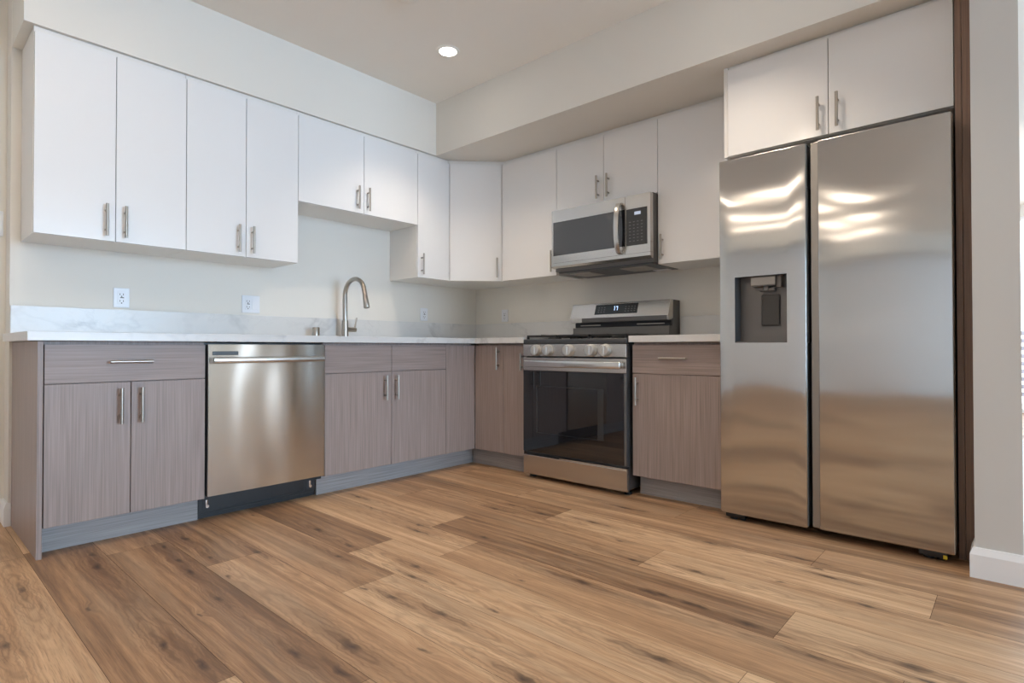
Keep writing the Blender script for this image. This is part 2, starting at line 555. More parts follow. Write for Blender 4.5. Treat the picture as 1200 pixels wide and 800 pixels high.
    rg_ = math_node(nt, 'POWER', math_node(nt, 'MULTIPLY_ADD', math_node(nt, 'SINE', ph), 0.5, 0.5), 2.5)
    rm = math_node(nt, 'SUBTRACT', 1.0, math_node(nt, 'MULTIPLY', tmin, 0.27), clamp=True)
    col = mix_col(nt, math_node(nt, 'MULTIPLY', math_node(nt, 'MULTIPLY', rg_, rm), 0.55), col, srgb(108, 80, 60))
    col = mix_col(nt, math_node(nt, 'MULTIPLY', halo, 0.25), col, srgb(118, 86, 62))
    col = mix_col(nt, math_node(nt, 'MULTIPLY', core, 0.85, clamp=True), col, srgb(66, 50, 43))
    nt.links.new(col, b.inputs['Base Color'])
    rr = math_node(nt, 'ADD', 0.40, math_node(nt, 'MULTIPLY', fine, 0.14))
    nt.links.new(rr, b.inputs['Roughness'])
    b.inputs['Specular IOR Level'].default_value = 0.4
    bp = nt.nodes.new('ShaderNodeBump')
    bp.inputs['Strength'].default_value = 0.25
    bp.inputs['Distance'].default_value = 0.0008
    nt.links.new(fine, bp.inputs['Height'])
    nt.links.new(bp.outputs['Normal'], b.inputs['Normal'])
    return m


OAK = oak_floor()
GAPM = simple('floor_joint', srgb(70, 48, 33), 0.8)

# ------------------------------------------------------------------ floor
X0R, X1R, Y0R, Y1R = -0.30, 9.7, -5.4, 6.2


def build_floor():
    bm = bmesh.new()
    tl = bm.faces.layers.float.new('plank_tone')
    sl = bm.faces.layers.float.new('plank_seed')
    W, L = 0.2145, 1.465
    # row index k: y from -2.985 + k*W ; value: one joint x, tones of planks left/right of it
    rows = {-1: (0.55, {0: 0.72, -1: 0.6}), 0: (1.975, {-1: 0.22, 0: 0.85}), 1: (0.77, {0: 0.24, 1: 0.6, -1: 0.45}),
            2: (1.18, {-1: 0.26, 0: 0.56, 1: 0.8}), 3: (1.752, {-1: 0.36, 0: 0.74}), 4: (1.448, {-1: 0.2, 0: 0.80, 1: 0.9}),
            5: (1.745, {-1: 0.74, 0: 0.46, 1: 0.4}), 6: (2.908, {-2: 0.62, -1: 0.18, 0: 0.80}), 7: (2.364, {-2: 0.5, -1: 0.42, 0: 0.8}),
            8: (1.755, {-1: 0.26, 0: 0.76, 1: 0.30}), 9: (2.843, {-2: 0.5, -1: 0.5, 0: 0.52}), 10: (2.2, {-1: 0.36, 0: 0.3}),
            -2: (1.3, {0: 0.5, -1: 0.7})}
    rnd = random.Random(11)
    k0 = int(math.floor((Y0R + 2.985) / W))
    k1 = int(math.ceil((Y1R + 2.985) / W))
    g = 0.0006
    for k in range(k0, k1 + 1):
        y0, y1 = -2.985 + k * W, -2.985 + (k + 1) * W
        xj, tones = rows.get(k, (rnd.uniform(0, L), {}))
        n0 = int(math.floor((X0R - xj) / L))
        n1 = int(math.ceil((X1R - xj) / L))
        for n in range(n0, n1 + 1):
            a, b = max(X0R, xj + n * L), min(X1R, xj + (n + 1) * L)
            if b - a < 0.01:
                continue
            ya, yb = max(Y0R, y0), min(Y1R, y1)
            if yb - ya < 0.005:
                continue
            q = [bm.verts.new(p) for p in ((a + g, ya + g, 0), (b - g, ya + g, 0), (b - g, yb - g, 0), (a + g, yb - g, 0))]
            f = bm.faces.new(q)
            f[tl] = tones.get(n, rnd.uniform(0.25, 0.8))
            f[sl] = rnd.random()
    bx(bm, X0R, X1R, Y0R, Y1R, -0.06, -0.0015, mi=1)
    struct('floor', bm, [OAK, GAPM])


build_floor()

# ------------------------------------------------------------------ room shell
SF = 2.188       # underside of the dropped soffits
struct('ceiling', box(X0R, X1R, Y0R, Y1R, ZC, ZC + 0.1), CEIL)
bm = bmesh.new()
bx(bm, -0.13, 0, -2.975, 0.0, 0, ZC)
struct('wall_left', bm, WALL)
struct('wall_left_recess', box(-0.25, -0.13, Y0R, 0.0, 0, ZC), WALL)
struct('wall_back', box(-0.25, 3.303, 0.0, 0.12, 0, ZC), WALL)
struct('wall_right_stub', box(3.303, 3.431, -0.78, 2.6, 0, ZC), simple('wall_paint_shaded', (0.61, 0.595, 0.565, 1), 0.62, spec=0.3, noise=0.012, nscale=3, bump=0.04))  # wall paint darkened to put the stub's shade into its colour
struct('wall_soffit_left', box(0.0, 0.323, -2.974, 0.0, SF, ZC), WALL)
struct('wall_soffit_back', box(0.323, 3.303, -0.717, 0.0, SF, ZC), WALL)


def wall_open_x(name, x0, x1, y0, y1, openings):
    """wall in a plane of constant x with rectangular openings (ya, yb, za, zb)"""
    bm = bmesh.new()
    c = y0
    for ya, yb, za, zb in sorted(openings):
        bx(bm, x0, x1, c, ya, 0, ZC)
        if za > 0.01: bx(bm, x0, x1, ya, yb, 0, za)
        bx(bm, x0, x1, ya, yb, zb, ZC)
        c = yb
    bx(bm, x0, x1, c, y1, 0, ZC)
    struct(name, bm, WALL)


def wall_open_y(name, y0, y1, x0, x1, openings):
    bm = bmesh.new()
    c = x0
    for xa, xb, za, zb in sorted(openings):
        bx(bm, c, xa, y0, y1, 0, ZC)
        if za > 0.01: bx(bm, xa, xb, y0, y1, 0, za)
        bx(bm, xa, xb, y0, y1, zb, ZC)
        c = xb
    bx(bm, c, x1, y0, y1, 0, ZC)
    struct(name, bm, WALL)


wall_open_x('wall_right', 9.5, 9.62, Y0R, Y1R, [(-2.6, 0.2, 0.2, 2.45), (1.35, 1.85, 0.2, 2.45)])
wall_open_y('wall_far', 6.0, 6.12, 2.5, 9.5, [(3.2, 6.0, 0.0, 2.42)])
struct('wall_front', box(-0.25, 9.5, -5.42, -5.3, 0, ZC), BASEB)
struct('wall_front_header', box(-0.13, 9.5, -5.3, -4.85, 2.10, ZC), WALL)
struct('wall_far_side', box(-0.25, 3.303, 2.6, 2.72, 0, ZC), WALL)


def window_frame_x(name, x0, x1, ya, yb, za, zb, mull):
    bm = bmesh.new()
    t = 0.05
    bx(bm, x0, x1, ya, yb, za, za + t); bx(bm, x0, x1, ya, yb, zb - t, zb)
    bx(bm, x0, x1, ya, ya + t, za + t, zb - t); bx(bm, x0, x1, yb - t, yb, za + t, zb - t)
    for k in range(1, mull):
        y = ya + (yb - ya) * k / mull
        bx(bm, x0, x1, y - t / 2, y + t / 2, za + t, zb - t)
    struct(name, bm, BASEB)


def window_frame_y(name, y0, y1, xa, xb, za, zb, mull):
    bm = bmesh.new()
    t = 0.05
    bx(bm, xa, xb, y0, y1, za, za + t); bx(bm, xa, xb, y0, y1, zb - t, zb)
    bx(bm, xa, xa + t, y0, y1, za + t, zb - t); bx(bm, xb - t, xb, y0, y1, za + t, zb - t)
    for k in range(1, mull):
        x = xa + (xb - xa) * k / mull
        bx(bm, x - t / 2, x + t / 2, y0, y1, za + t, zb - t)
    struct(name, bm, BASEB)


window_frame_x('window_1', 9.51, 9.59, -2.6, 0.2, 0.2, 2.45, 3)
window_frame_y('door_1', 6.01, 6.09, 3.2, 6.0, 0.0, 2.42, 2)
window_frame_x('streak_window', 9.51, 9.59, 1.35, 1.85, 0.2, 2.45, 1)  # unseen window added so the dishwasher door reflects a bright streak


def pane_material():
    m = bpy.data.materials.new('window_glass')
    m.use_nodes = True
    nt = m.node_tree
    nt.nodes.remove(nt.nodes['Principled BSDF'])
    tr = nt.nodes.new('ShaderNodeBsdfTransparent')
    gl = nt.nodes.new('ShaderNodeBsdfGlossy')
    gl.inputs['Roughness'].default_value = 0.02
    fr = nt.nodes.new('ShaderNodeFresnel')
    fr.inputs['IOR'].default_value = 1.45
    mx = nt.nodes.new('ShaderNodeMixShader')
    nt.links.new(fr.outputs[0], mx.inputs[0])
    nt.links.new(tr.outputs[0], mx.inputs[1])
    nt.links.new(gl.outputs[0], mx.inputs[2])
    nt.links.new(mx.outputs[0], nt.nodes['Material Output'].inputs['Surface'])
    return m


PANE = pane_material()
for nm, b in (('window_1', (9.548, 9.552, -2.55, 0.15, 0.25, 2.40)), ('streak_window', (9.548, 9.552, 1.40, 1.80, 0.25, 2.40)), ('door_1', (3.25, 5.95, 6.048, 6.052, 0.05, 2.37))):
    obj('glass_pane', box(*b), PANE, bpy.data.objects[nm], 'clear glass pane')
DECK = simple('deck_slat', srgb(150, 150, 158), 0.7, noise=0.1)
bm = bmesh.new()
for k in range(9):
    bx(bm, 2.6, 6.6, 7.6, 7.63, 0.10 + k * 0.11, 0.16 + k * 0.11)
for x in (2.7, 4.6, 6.5):
    bx(bm, x - 0.04, x + 0.04, 7.63, 7.70, 0.0, 1.1)
o = obj('patio_fence', bm, DECK)
o['label'] = 'pale slatted patio fence outside the far glass door'
o['category'] = 'fence'
struct('ground_patio', box(2.0, 7.2, 6.2, 9.0, -0.08, -0.01), DECK)


def baseboard_profile(d0, d1, sgn=1):
    h = 0.105
    return [(d0, 0), (d1, 0), (d1, h - 0.022), (d1 + (d0 - d1) * 0.45, h - 0.006), (d1 + (d0 - d1) * 0.6, h), (d0, h)]


bm = bmesh.new()
# wraps the end of the stub wall, mitred at its two corners
h = 0.105
t = 0.014


def wrap(bm, pts_in, pts_out_fn):
    prof = [(1.0, 0.0), (1.0, h - 0.024), (0.55, h - 0.007), (0.4, h), (0.0, h), (0.0, 0.0)]
    ringsv = []
    for (px, py, ox, oy) in pts_in:
        ringsv.append([bm.verts.new((px + ox * a, py + oy * a, z)) for a, z in prof])
    fs = []
    for A, B in zip(ringsv, ringsv[1:]):
        n = len(prof)
        for i in range(n):
            fs.append(bm.faces.new((A[i], A[(i + 1) % n], B[(i + 1) % n], B[i])))
    fs.append(bm.faces.new(ringsv[0])); fs.append(bm.faces.new(ringsv[-1][::-1]))
    bmesh.ops.recalc_face_normals(bm, faces=fs)


wrap(bm, [(3.303, -0.64, -t, 0), (3.303, -0.78, -t, -t), (3.431, -0.78, t, -t), (3.431, 2.6, t, 0)], None)
struct('baseboard_right', bm, BASEB, smooth=False)
bm = bmesh.new()
h = 0.105
wrap(bm, [(-0.13, Y0R, t, 0), (-0.13, -2.975, t, -t), (0.0, -2.975, 0.006, -t), (0.0, -2.9655, 0.006, 0)], None)
struct('baseboard_left', bm, BASEB)

# ------------------------------------------------------------------ shared part builders


def bar_handle(parent, a, b, nrm, mat=None, r=0.0062, stand=0.03):
    """bar pull whose bar runs a -> b (already at its stand-off); posts run back to the door along -nrm"""
    mat = mat or NICKEL
    a, b, n = Vector(a), Vector(b), Vector(nrm)
    bm = bmesh.new()
    cyl(bm, a, b, r, 14)
    L = (b - a).length
    d = (b - a).normalized()
    for t_ in (0.2, 0.8):
        p = a + d * L * t_
        cyl(bm, p - n * stand, p, r * 0.78, 10)
    return obj('bar_handle', bm, mat, parent, 'brushed nickel bar handle', smooth=True)


def door_x(parent, ya, yb, za, zb, xf, mat, name='door', th=0.018, gap=0.0016, label=None):
    return obj(name, box(xf - th, xf, ya + gap, yb - gap, za + gap, zb - gap, 0.0012, 2), mat, parent, label)


def door_y(parent, xa, xb, za, zb, yf, mat, name='door', th=0.018, gap=0.0016, label=None):
    return obj(name, box(xa + gap, xb - gap, -yf, -yf + th, za + gap, zb - gap, 0.0012, 2), mat, parent, label)


D = 0.63
ZT, ZS, ZB, ZK = 0.825, 0.668, 0.113, 0.8375
HX = D + 0.03
# ------------------------------------------------------------------ base cabinets, left wall
y0, y1, y2 = -2.9445, -2.657, -2.364
t = thing('base_cabinet', 'grey wood-grain base cabinet left of the dishwasher, one drawer over two doors', 'cabinet', (0.3, -2.65, 0))
obj('carcass', box(0.012, D - 0.020, y0, y2, ZB, ZK - 0.001), LAMV, t)
obj('end_panel', box(0.004, D + 0.004, -2.9645, -2.947, 0.0, ZK - 0.001, 0.001), LAMV, t)
obj('toe_kick', box(0.525, 0.540, -2.9465, y2, 0.0, ZB - 0.001), LAMK, t)
w = door_x(t, y0, y2, ZS, ZT, D, LAMH, 'drawer')
bar_handle(w, (HX, -2.736, 0.752), (HX, -2.583, 0.752), (1, 0, 0))
w = door_x(t, y0, y1, ZB, ZS, D, LAMV)
bar_handle(w, (HX, -2.696, 0.495), (HX, -2.696, 0.642), (1, 0, 0))
w = door_x(t, y1, y2, ZB, ZS, D, LAMV)
bar_handle(w, (HX, -2.622, 0.495), (HX, -2.622, 0.642), (1, 0, 0))

ys0, ys1, ys2 = -1.763, -1.324, -0.8945
t = thing('sink_base_cabinet', 'grey wood-grain sink base cabinet right of the dishwasher, below the faucet', 'cabinet', (0.3, -1.25, 0))
obj('carcass', box(0.012, D - 0.020, ys0, -0.6505, ZB, ZK - 0.001), LAMV, t)
obj('toe_kick', box(0.530, 0.545, ys0, -0.5685, 0.0, ZB - 0.001), LAMK, t)
door_x(t, ys0, ys1, ZS, ZT, D, LAMH, 'false_drawer_front')
door_x(t, ys1, ys2, ZS, ZT, D, LAMH, 'false_drawer_front')
obj('filler_panel', box(D - 0.018, D, ys2 + 0.0004, -D - 0.0005, ZB + 0.0016, ZT - 0.0016, 0.001), LAMV, t)
w = door_x(t, ys0, ys1, ZB, ZS, D, LAMV)
bar_handle(w, (HX, -1.377, 0.50), (HX, -1.377, 0.645), (1, 0, 0))
w = door_x(t, ys1, ys2, ZB, ZS, D, LAMV)
bar_handle(w, (HX, -1.297, 0.50), (HX, -1.297, 0.645), (1, 0, 0))

# ------------------------------------------------------------------ base cabinets, back wall
t = thing('corner_base_cabinet', 'narrow grey-brown base cabinet in the corner left of the range', 'cabinet', (0.85, -0.3, 0))
obj('carcass', box(0.632, 1.0785, -D + 0.020, -0.012, ZB, ZK - 0.001), LAMV, t)
obj('toe_kick', box(0.546, 1.0785, -0.5665, -0.5515, 0.0, ZB - 0.001), LAMK, t)
w = door_y(t, 0.632, 0.899, ZB, ZT, D, LAMV)
bar_handle(w, (0.860, -HX, 0.662), (0.860, -HX, 0.811), (0, -1, 0))
w = door_y(t, 0.899, 1.0790, ZB, ZT, D, LAMV)
bar_handle(w, (1.0715, -HX, 0.662), (1.0715, -HX, 0.775), (0, -1, 0))

t = thing('base_cabinet', 'grey-brown base cabinet between range and refrigerator, one drawer over one door', 'cabinet', (2.1, -0.3, 0))
XE = 2.352
obj('carcass', box(1.856, XE, -D + 0.020, -0.012, ZB, ZK - 0.001), LAMV, t)
obj('toe_kick', box(1.856, XE, -0.545, -0.530, 0.0, ZB - 0.001), LAMK, t)
w = door_y(t, 1.856, XE, ZS, ZT, D, LAMH, 'drawer')
bar_handle(w, (2.026, -HX, 0.752), (2.178, -HX, 0.752), (0, -1, 0))
w = door_y(t, 1.856, XE, ZB, ZS, D, LAMV)
bar_handle(w, (1.889, -HX, 0.498), (1.889, -HX, 0.647), (0, -1, 0))

# ------------------------------------------------------------------ countertops with backsplash
CT0, CT1, CF = ZK, 0.873, 0.66
BS = 1.004
t = thing('countertop', 'white veined quartz countertop running around the corner, faucet standing on it', 'countertop', (0.3, -1.6, CT0))
bm = bmesh.new()
prism(bm, [(0.001, -2.998), (CF, -2.998), (CF, -CF), (1.099, -CF), (1.099, -0.001), (0.001, -0.001)], CT0, CT1, 'z', 0.0015)
obj('slab', bm, QUARTZ, t)
bm = bmesh.new()
bx(bm, 0.001, 0.020, -2.974, -0.001, CT1 + 0.0003, BS, 0.001)
bx(bm, 0.0205, 1.099, -0.020, -0.001, CT1 + 0.0003, BS, 0.001)
t = thing('backsplash', 'low white veined quartz backsplash running around the corner behind the faucet', 'backsplash', (0.01, -1.6, CT1))
obj('strip', bm, QUARTZ, t)
t = thing('countertop', 'short white quartz countertop between range and refrigerator', 'countertop', (2.1, -0.3, CT0))
obj('slab', box(1.850, XE, -CF, -0.001, CT0, CT1, 0.0015), QUARTZ, t)
t = thing('backsplash', 'short white quartz backsplash on the back wall between range and refrigerator', 'backsplash', (2.1, -0.01, CT1))
obj('strip', box(1.850, XE, -0.020, -0.001, CT1 + 0.0003, BS, 0.001), QUARTZ, t)

# ------------------------------------------------------------------ upper cabinets
U, UB = 0.325, 0.3125
ZU0, ZU1, ZM = 1.298, 2.1615, 1.660
UX, UY = U + 0.03, UB + 0.03


def upper_x(label, ya, yb, z0, splits, handles, group='glossy white wall cabinets'):
    t = thing('wall_cabinet', label, 'cabinet', (0.15, (ya + yb) / 2, z0), group)
    bm = box(0.002, U - 0.0205, ya + 0.0006, yb - 0.0006, z0 + 0.001, SF - 0.001, 0.0008)
    obj('carcass', bm, CARC, t)
    ds = []
    for a, b in zip(splits, splits[1:]):
        ds.append(door_x(t, a, b, z0, ZU1, U, GLOSS))
    for i, y in handles:
        za = z0 + (0.021)
        bar_handle(ds[i], (UX, y, za), (UX, y, za + 0.146), (1, 0, 0))
    return t


def upper_y(label, xa, xb, z0, splits, handles, yf=UB, z1=ZU1, zoff=0.024, group='glossy white wall cabinets'):
    t = thing('wall_cabinet', label, 'cabinet', ((xa + xb) / 2, -0.15, z0), group)
    obj('carcass', box(xa + 0.0006, xb - 0.0006, -yf + 0.0205, -0.002, z0 + 0.001, SF - 0.001, 0.0008), CARC, t)
    ds = []
    for a, b in zip(splits, splits[1:]):
        ds.append(door_y(t, a, b, z0, z1, yf, GLOSS))
    for i, x in handles:
        bar_handle(ds[i], (x, -yf - 0.03, z0 + zoff), (x, -yf - 0.03, z0 + zoff + 0.147), (0, -1, 0))
    return t


upper_x('tall glossy white two-door wall cabinet at the far left end, above the single outlet', -2.939, -2.349, ZU0, (-2.939, -2.6455, -2.349), ((0, -2.684), (1, -2.610)))
upper_x('tall glossy white two-door wall cabinet above the dishwasher', -2.349, -1.7585, ZU0, (-2.349, -2.0545, -1.7585), ((0, -2.097), (1, -2.023)))
upper_x('short glossy white two-door wall cabinet high above the faucet', -1.7585, -0.885, ZM, (-1.7585, -1.317, -0.885), ((0, -1.368), (1, -1.292)))
upper_x('slim glossy white single-door wall cabinet between short cabinet and angled corner cabinet', -0.885, -0.590, ZU0, (-0.885, -0.590), ((0, -0.853),))

# diagonal corner cabinet
t = thing('wall_cabinet', 'angled glossy white single-door wall cabinet set across the room corner', 'cabinet', (0.2, -0.2, ZU0), 'glossy white wall cabinets')
bm = bmesh.new()
prism(bm, [(0.002, -0.002), (0.002, -0.5894), (0.3045, -0.5894), (0.5903, -0.292), (0.5903, -0.002)], ZU0 + 0.001, SF - 0.001, 'z')
obj('carcass', bm, CARC, t)
pA, pB = Vector((U, -0.5885, 0)), Vector((0.5895, -UB, 0))
dd = (pB - pA).normalized()
nn = Vector((dd.y, -dd.x, 0))
bm = bmesh.new()
c1, c2 = pA + dd * 0.002, pB - dd * 0.002
prism(bm, [(c1.x, c1.y), (c2.x, c2.y), ((c2 - nn * 0.018).x, (c2 - nn * 0.018).y), ((c1 - nn * 0.018).x, (c1 - nn * 0.018).y)], ZU0 + 0.0016, ZU1 - 0.0016, 'z', 0.001)
w = obj('door', bm, GLOSS, t)
hp = pB - dd * 0.036 + nn * 0.03
bar_handle(w, (hp.x, hp.y, ZU0 + 0.024), (hp.x, hp.y, ZU0 + 0.17), nn)

upper_y('tall glossy white single-door wall cabinet left of the microwave', 0.5908, 1.0975, ZU0, (0.5908, 1.0975), ((0, 1.070),))
upper_y('short glossy white two-door wall cabinet directly above the microwave', 1.0975, 1.8464, 1.722, (1.0975, 1.4724, 1.8464), ((0, 1.435), (1, 1.511)), zoff=0.032)
upper_y('tall glossy white single-door wall cabinet between microwave and refrigerator', 1.8464, 2.352, ZU0, (1.8464, 2.352), ((0, 1.878),))
G = 0.605
t = upper_y('deep glossy white two-door cabinet above the refrigerator', 2.372, 3.2465, 1.740, (2.372, 2.8127, 3.2465), ((0, 2.776), (1, 2.850)), yf=G, z1=2.168, zoff=0.020)
obj('side_panel', box(2.354, 2.3715, -G + 0.004, -0.002, 1.740, 2.180), CARC, t)

t = thing('refrigerator_end_panel', 'dark brown wood-grain end panel standing right of the refrigerator', 'panel', (3.27, -0.3, 0))
obj('panel', box(3.2485, 3.2685, -0.606, -0.002, 0.0, SF - 0.002, 0.0008), LAMD, t)
obj('filler_strip', box(3.2700, 3.3015, -0.606, -0.002, 0.0, SF - 0.002, 0.0008), LAMD, t)

# ------------------------------------------------------------------ dishwasher
t = thing('dishwasher', 'stainless steel dishwasher built in below the countertop', 'dishwasher', (0.3, -2.07, 0))
obj('tub', box(0.05, 0.600, -2.361, -1.766, 0.10, 0.833), BLACKP, t)
bm = bmesh.new()
N = 14
prof = []
for i in range(N + 1):
    f = i / N
    z = 0.123 + (0.825 - 0.123) * f
    prof.append((0.640 + 0.004 * math.sin(PI * f), z))
prism(bm, prof + [(0.602, 0.825), (0.602, 0.123)], -2.356, -1.771, 'y')
w = obj('door', bm, DSTEEL, t, smooth=True)
bm = bmesh.new()
n = 16
yy = [-2.341 + (0.555) * i / n for i in range(n + 1)]
A = []
for i, y in enumerate(yy):
    f = i / n
    bulge = 0.676 + 0.010 * math.sin(PI * f)
    A.append([bm.verts.new(p) for p in ((bulge - 0.012, y, 0.737), (bulge - 0.002, y, 0.739), (bulge, y, 0.744), (bulge, y, 0.757), (bulge - 0.002, y, 0.763), (bulge - 0.012, y, 0.765))])
fs = []
for a, b in zip(A, A[1:]):
    for k in range(6):
        fs.append(bm.faces.new((a[k], a[(k + 1) % 6], b[(k + 1) % 6], b[k])))
fs.append(bm.faces.new(A[0])); fs.append(bm.faces.new(A[-1][::-1]))
bmesh.ops.recalc_face_normals(bm, faces=fs)
bx(bm, 0.640, 0.670, -2.341, -2.323, 0.739, 0.763)
bx(bm, 0.640, 0.670, -1.804, -1.786, 0.739, 0.763)
obj('handle', bm, STEEL, w, smooth=True)
bm = bmesh.new()
bx(bm, 0.640, 0.6435, -2.338, -2.222, 0.775, 0.793, 0.001)
for k in range(9):
    bx(bm, 0.6435, 0.6440, -2.332 + k * 0.0125, -2.326 + k * 0.0125, 0.779, 0.789)
obj('vent_badge', bm, simple('badge_grey', (0.07, 0.075, 0.08, 1), 0.4, noise=0.2, nscale=200), w, 'small dark grey strip at the upper left of the door')
bm = bmesh.new()
bx(bm, 0.50, 0.540, -2.362, -1.767, 0.022, 0.122, 0.002)
bx(bm, 0.540, 0.543, -2.275, -1.83, 0.030, 0.033)
bx(bm, 0.540, 0.543, -1.833, -1.830, 0.033, 0.100)
bx(bm, 0.47, 0.530, -2.362, -1.767, 0.0, 0.022)
obj('kick_plate', bm, BLACKP, t)
for y in (-2.327, -1.802):
    bm = bmesh.new()
    bx(bm, 0.540, 0.5415, y - 0.014, y + 0.014, 0.043, 0.110, 0.001)
    fr = obj('bracket', bm, SLOT, t)
    bm = bmesh.new()
    bx(bm, 0.5415, 0.546, y - 0.004, y + 0.006, 0.055, 0.100, 0.001)
    cyl(bm, (0.5415, y + 0.004, 0.056), (0.5475, y + 0.004, 0.056), 0.008, 12)
    obj('clip', bm, CHROME, fr, 'bright steel clip', smooth=True)

# ------------------------------------------------------------------ range
RX0, RX1, RF = 1.102, 1.840, 0.665
t = thing('gas_range', 'stainless steel gas range with black glass oven door and five knobs', 'range', (1.47, -0.35, 0))
obj('body', box(RX0 + 0.004, RX1 - 0.002, -RF + 0.030, -0.012, 0.030, 0.828), DARKSTEEL, t)
for (x, y) in ((1.13, -0.60), (1.81, -0.60), (1.13, -0.08), (1.81, -0.08)):
    bm = bmesh.new()
    cyl(bm, (x, y, 0.0), (x, y, 0.012), 0.022, 16)
    cyl(bm, (x, y, 0.012), (x, y, 0.034), 0.010, 12)
    obj('foot', bm, BLACKP, t, smooth=True)
bm = box(RX0, RX1, -RF, -RF + 0.028, 0.024, 0.143, 0.004)
w = obj('storage_drawer', bm, STEEL, t)
obj('drawer_lip', box(RX0 + 0.28, RX1 - 0.002, -RF + 0.002, -RF + 0.028, 0.1432, 0.149, 0.001), CHROME, w)
# oven door: dark frame, black glass, steel top rail, handle
dr = obj('oven_door', box(RX0, RX1, -RF + 0.004, -RF + 0.029, 0.160, 0.746, 0.003), DARKSTEEL, t)
bm = bmesh.new()
bx(bm, RX0 + 0.001, RX1 - 0.016, -RF - 0.001, -RF + 0.0035, 0.165, 0.667, 0.001)
obj('glass', bm, BLACKGLASS, dr, 'black mirror-like oven glass')
obj('edge_trim', box(RX1 - 0.0155, RX1 - 0.002, -RF, -RF + 0.0035, 0.165, 0.667, 0.001), simple('edge_steel', (0.22, 0.22, 0.225, 1), 0.35, metal=0.9, noise=0.03), dr)
obj('top_rail', box(RX0, RX1 - 0.001, -RF - 0.002, -RF + 0.0035, 0.668, 0.747, 0.0015), STEEL, dr, 'stainless steel rail across the top of the door')
bm = bmesh.new()
bx(bm, 1.148, 1.826, -RF - 0.050, -RF - 0.038, 0.692, 0.731, 0.005, 3)
for xx in (1.160, 1.790):
    bx(bm, xx, xx + 0.022, -RF - 0.040, -RF - 0.002, 0.700, 0.724, 0.003)
obj('handle', bm, CHROME, dr, smooth=True)
bm = bmesh.new()
frame_y(bm, RX0 + 0.105, RX1 - 0.145, 0.285, 0.575, RX0 + 0.117, RX1 - 0.185, 0.290, 0.570, -RF - 0.0016, -RF - 0.0012)
obj('window_frame', bm, simple('oven_window', (0.030, 0.031, 0.033, 1), 0.04, spec=0.7, coat=0.3), dr)
# knob panel
KNOBM = simple('satin_knob_steel', (0.62, 0.60, 0.57, 1), 0.38, metal=0.85, noise=0.02)
w = obj('control_panel', box(RX0, RX1, -RF - 0.002, -RF + 0.03, 0.755, 0.829, 0.003), STEEL, t)
for x in (1.212, 1.305, 1.458, 1.613, 1.709):
    bm = bmesh.new()
    tube(bm, [(x, -RF - 0.002, 0.793), (x, -RF - 0.008, 0.793), (x, -RF - 0.010, 0.793), (x, -RF - 0.025, 0.793), (x, -RF - 0.028, 0.793)],
         [0.0355, 0.0355, 0.0330, 0.0315, 0.0285], 28)
    k = obj('knob', bm, KNOBM, w, smooth=True)
    obj('knob_grip', box(x - 0.0050, x + 0.0050, -RF - 0.0325, -RF - 0.0275, 0.7695, 0.8165, 0.002), KNOBM, k)
# cooktop
bm = bmesh.new()
bx(bm, RX0 + 0.002, RX1 + 0.003, -RF - 0.004, -0.155, 0.8295, 0.8605, 0.006, 3)
obj('cooktop', bm, DARKSTEEL, t, smooth=True)
for i, (cx_, cy_) in enumerate(((1.24, -0.52), (1.24, -0.27), (1.47, -0.40), (1.70, -0.52), (1.70, -0.27))):
    bm = bmesh.new()
    tube(bm, [(cx_, cy_, 0.8606), (cx_, cy_, 0.869), (cx_, cy_, 0.870), (cx_, cy_, 0.877)], [0.045, 0.043, 0.034, 0.032], 24)
    obj('burner', bm, IRON, t, smooth=True)
for (ga, gb) in ((1.115, 1.352), (1.357, 1.585), (1.590, 1.828)):
    bm = bmesh.new()
    zt0, zt1 = 0.874, 0.886
    yA, yB = -0.645, -0.175
    bx(bm, ga, gb, yA, yA + 0.012, zt0, zt1, 0.002)
    bx(bm, ga, gb, yB - 0.012, yB, zt0, zt1, 0.002)
    bx(bm, ga, ga + 0.012, yA, yB, zt0, zt1, 0.002)
    bx(bm, gb - 0.012, gb, yA, yB, zt0, zt1, 0.002)
    mx_ = (ga + gb) / 2
    bx(bm, mx_ - 0.006, mx_ + 0.006, yA, yB, zt0, zt1 + 0.002, 0.002)
    for yy_ in (-0.52, -0.40, -0.28):
        bx(bm, ga, gb, yy_ - 0.006, yy_ + 0.006, zt0, zt1 + 0.002, 0.002)
    for xx in (ga, gb - 0.012):
        for yy_ in (yA, yB - 0.012, -0.415):
            bx(bm, xx, xx + 0.012, yy_, yy_ + 0.012, 0.8606, zt0)
    obj('grate', bm, IRON, t)
# backguard
bm = bmesh.new()
prism(bm, [(-0.004, 0.83), (-0.098, 0.83), (-0.098, 1.106), (-0.004, 1.106)], RX0 + 0.004, RX1 - 0.004, 'x')
w = obj('backguard', bm, GREYBODY, t)
bm = bmesh.new()
prism(bm, [(-0.0985, 1.108), (-0.133, 1.106), (-0.1675, 1.010), (-0.164, 0.978), (-0.150, 0.978), (-0.0985, 0.99)], RX0 + 0.002, RX1 - 0.003, 'x', 0.002)
f_ = obj('fascia', bm, STEEL, w)
bm = bmesh.new()
prism(bm, [(-0.1676, 1.0075), (-0.1655, 0.9795), (-0.1643, 0.9795), (-0.1664, 1.0075)], RX0 + 0.10, RX1 - 0.012, 'x')
obj('lower_lip', bm, GREYBODY, w, 'dark lip under the sloped panel')
obj('vent_slot', box(RX0 + 0.012, RX1 - 0.012, -0.118, -0.0985, 0.945, 0.9775), SLOT, w)
bm = bmesh.new()
bx(bm, RX0 + 0.014, RX1 - 0.004, -0.150, -0.0985, 0.8615, 0.943, 0.002)
obj('lower_panel', bm, GREYBODY, w)
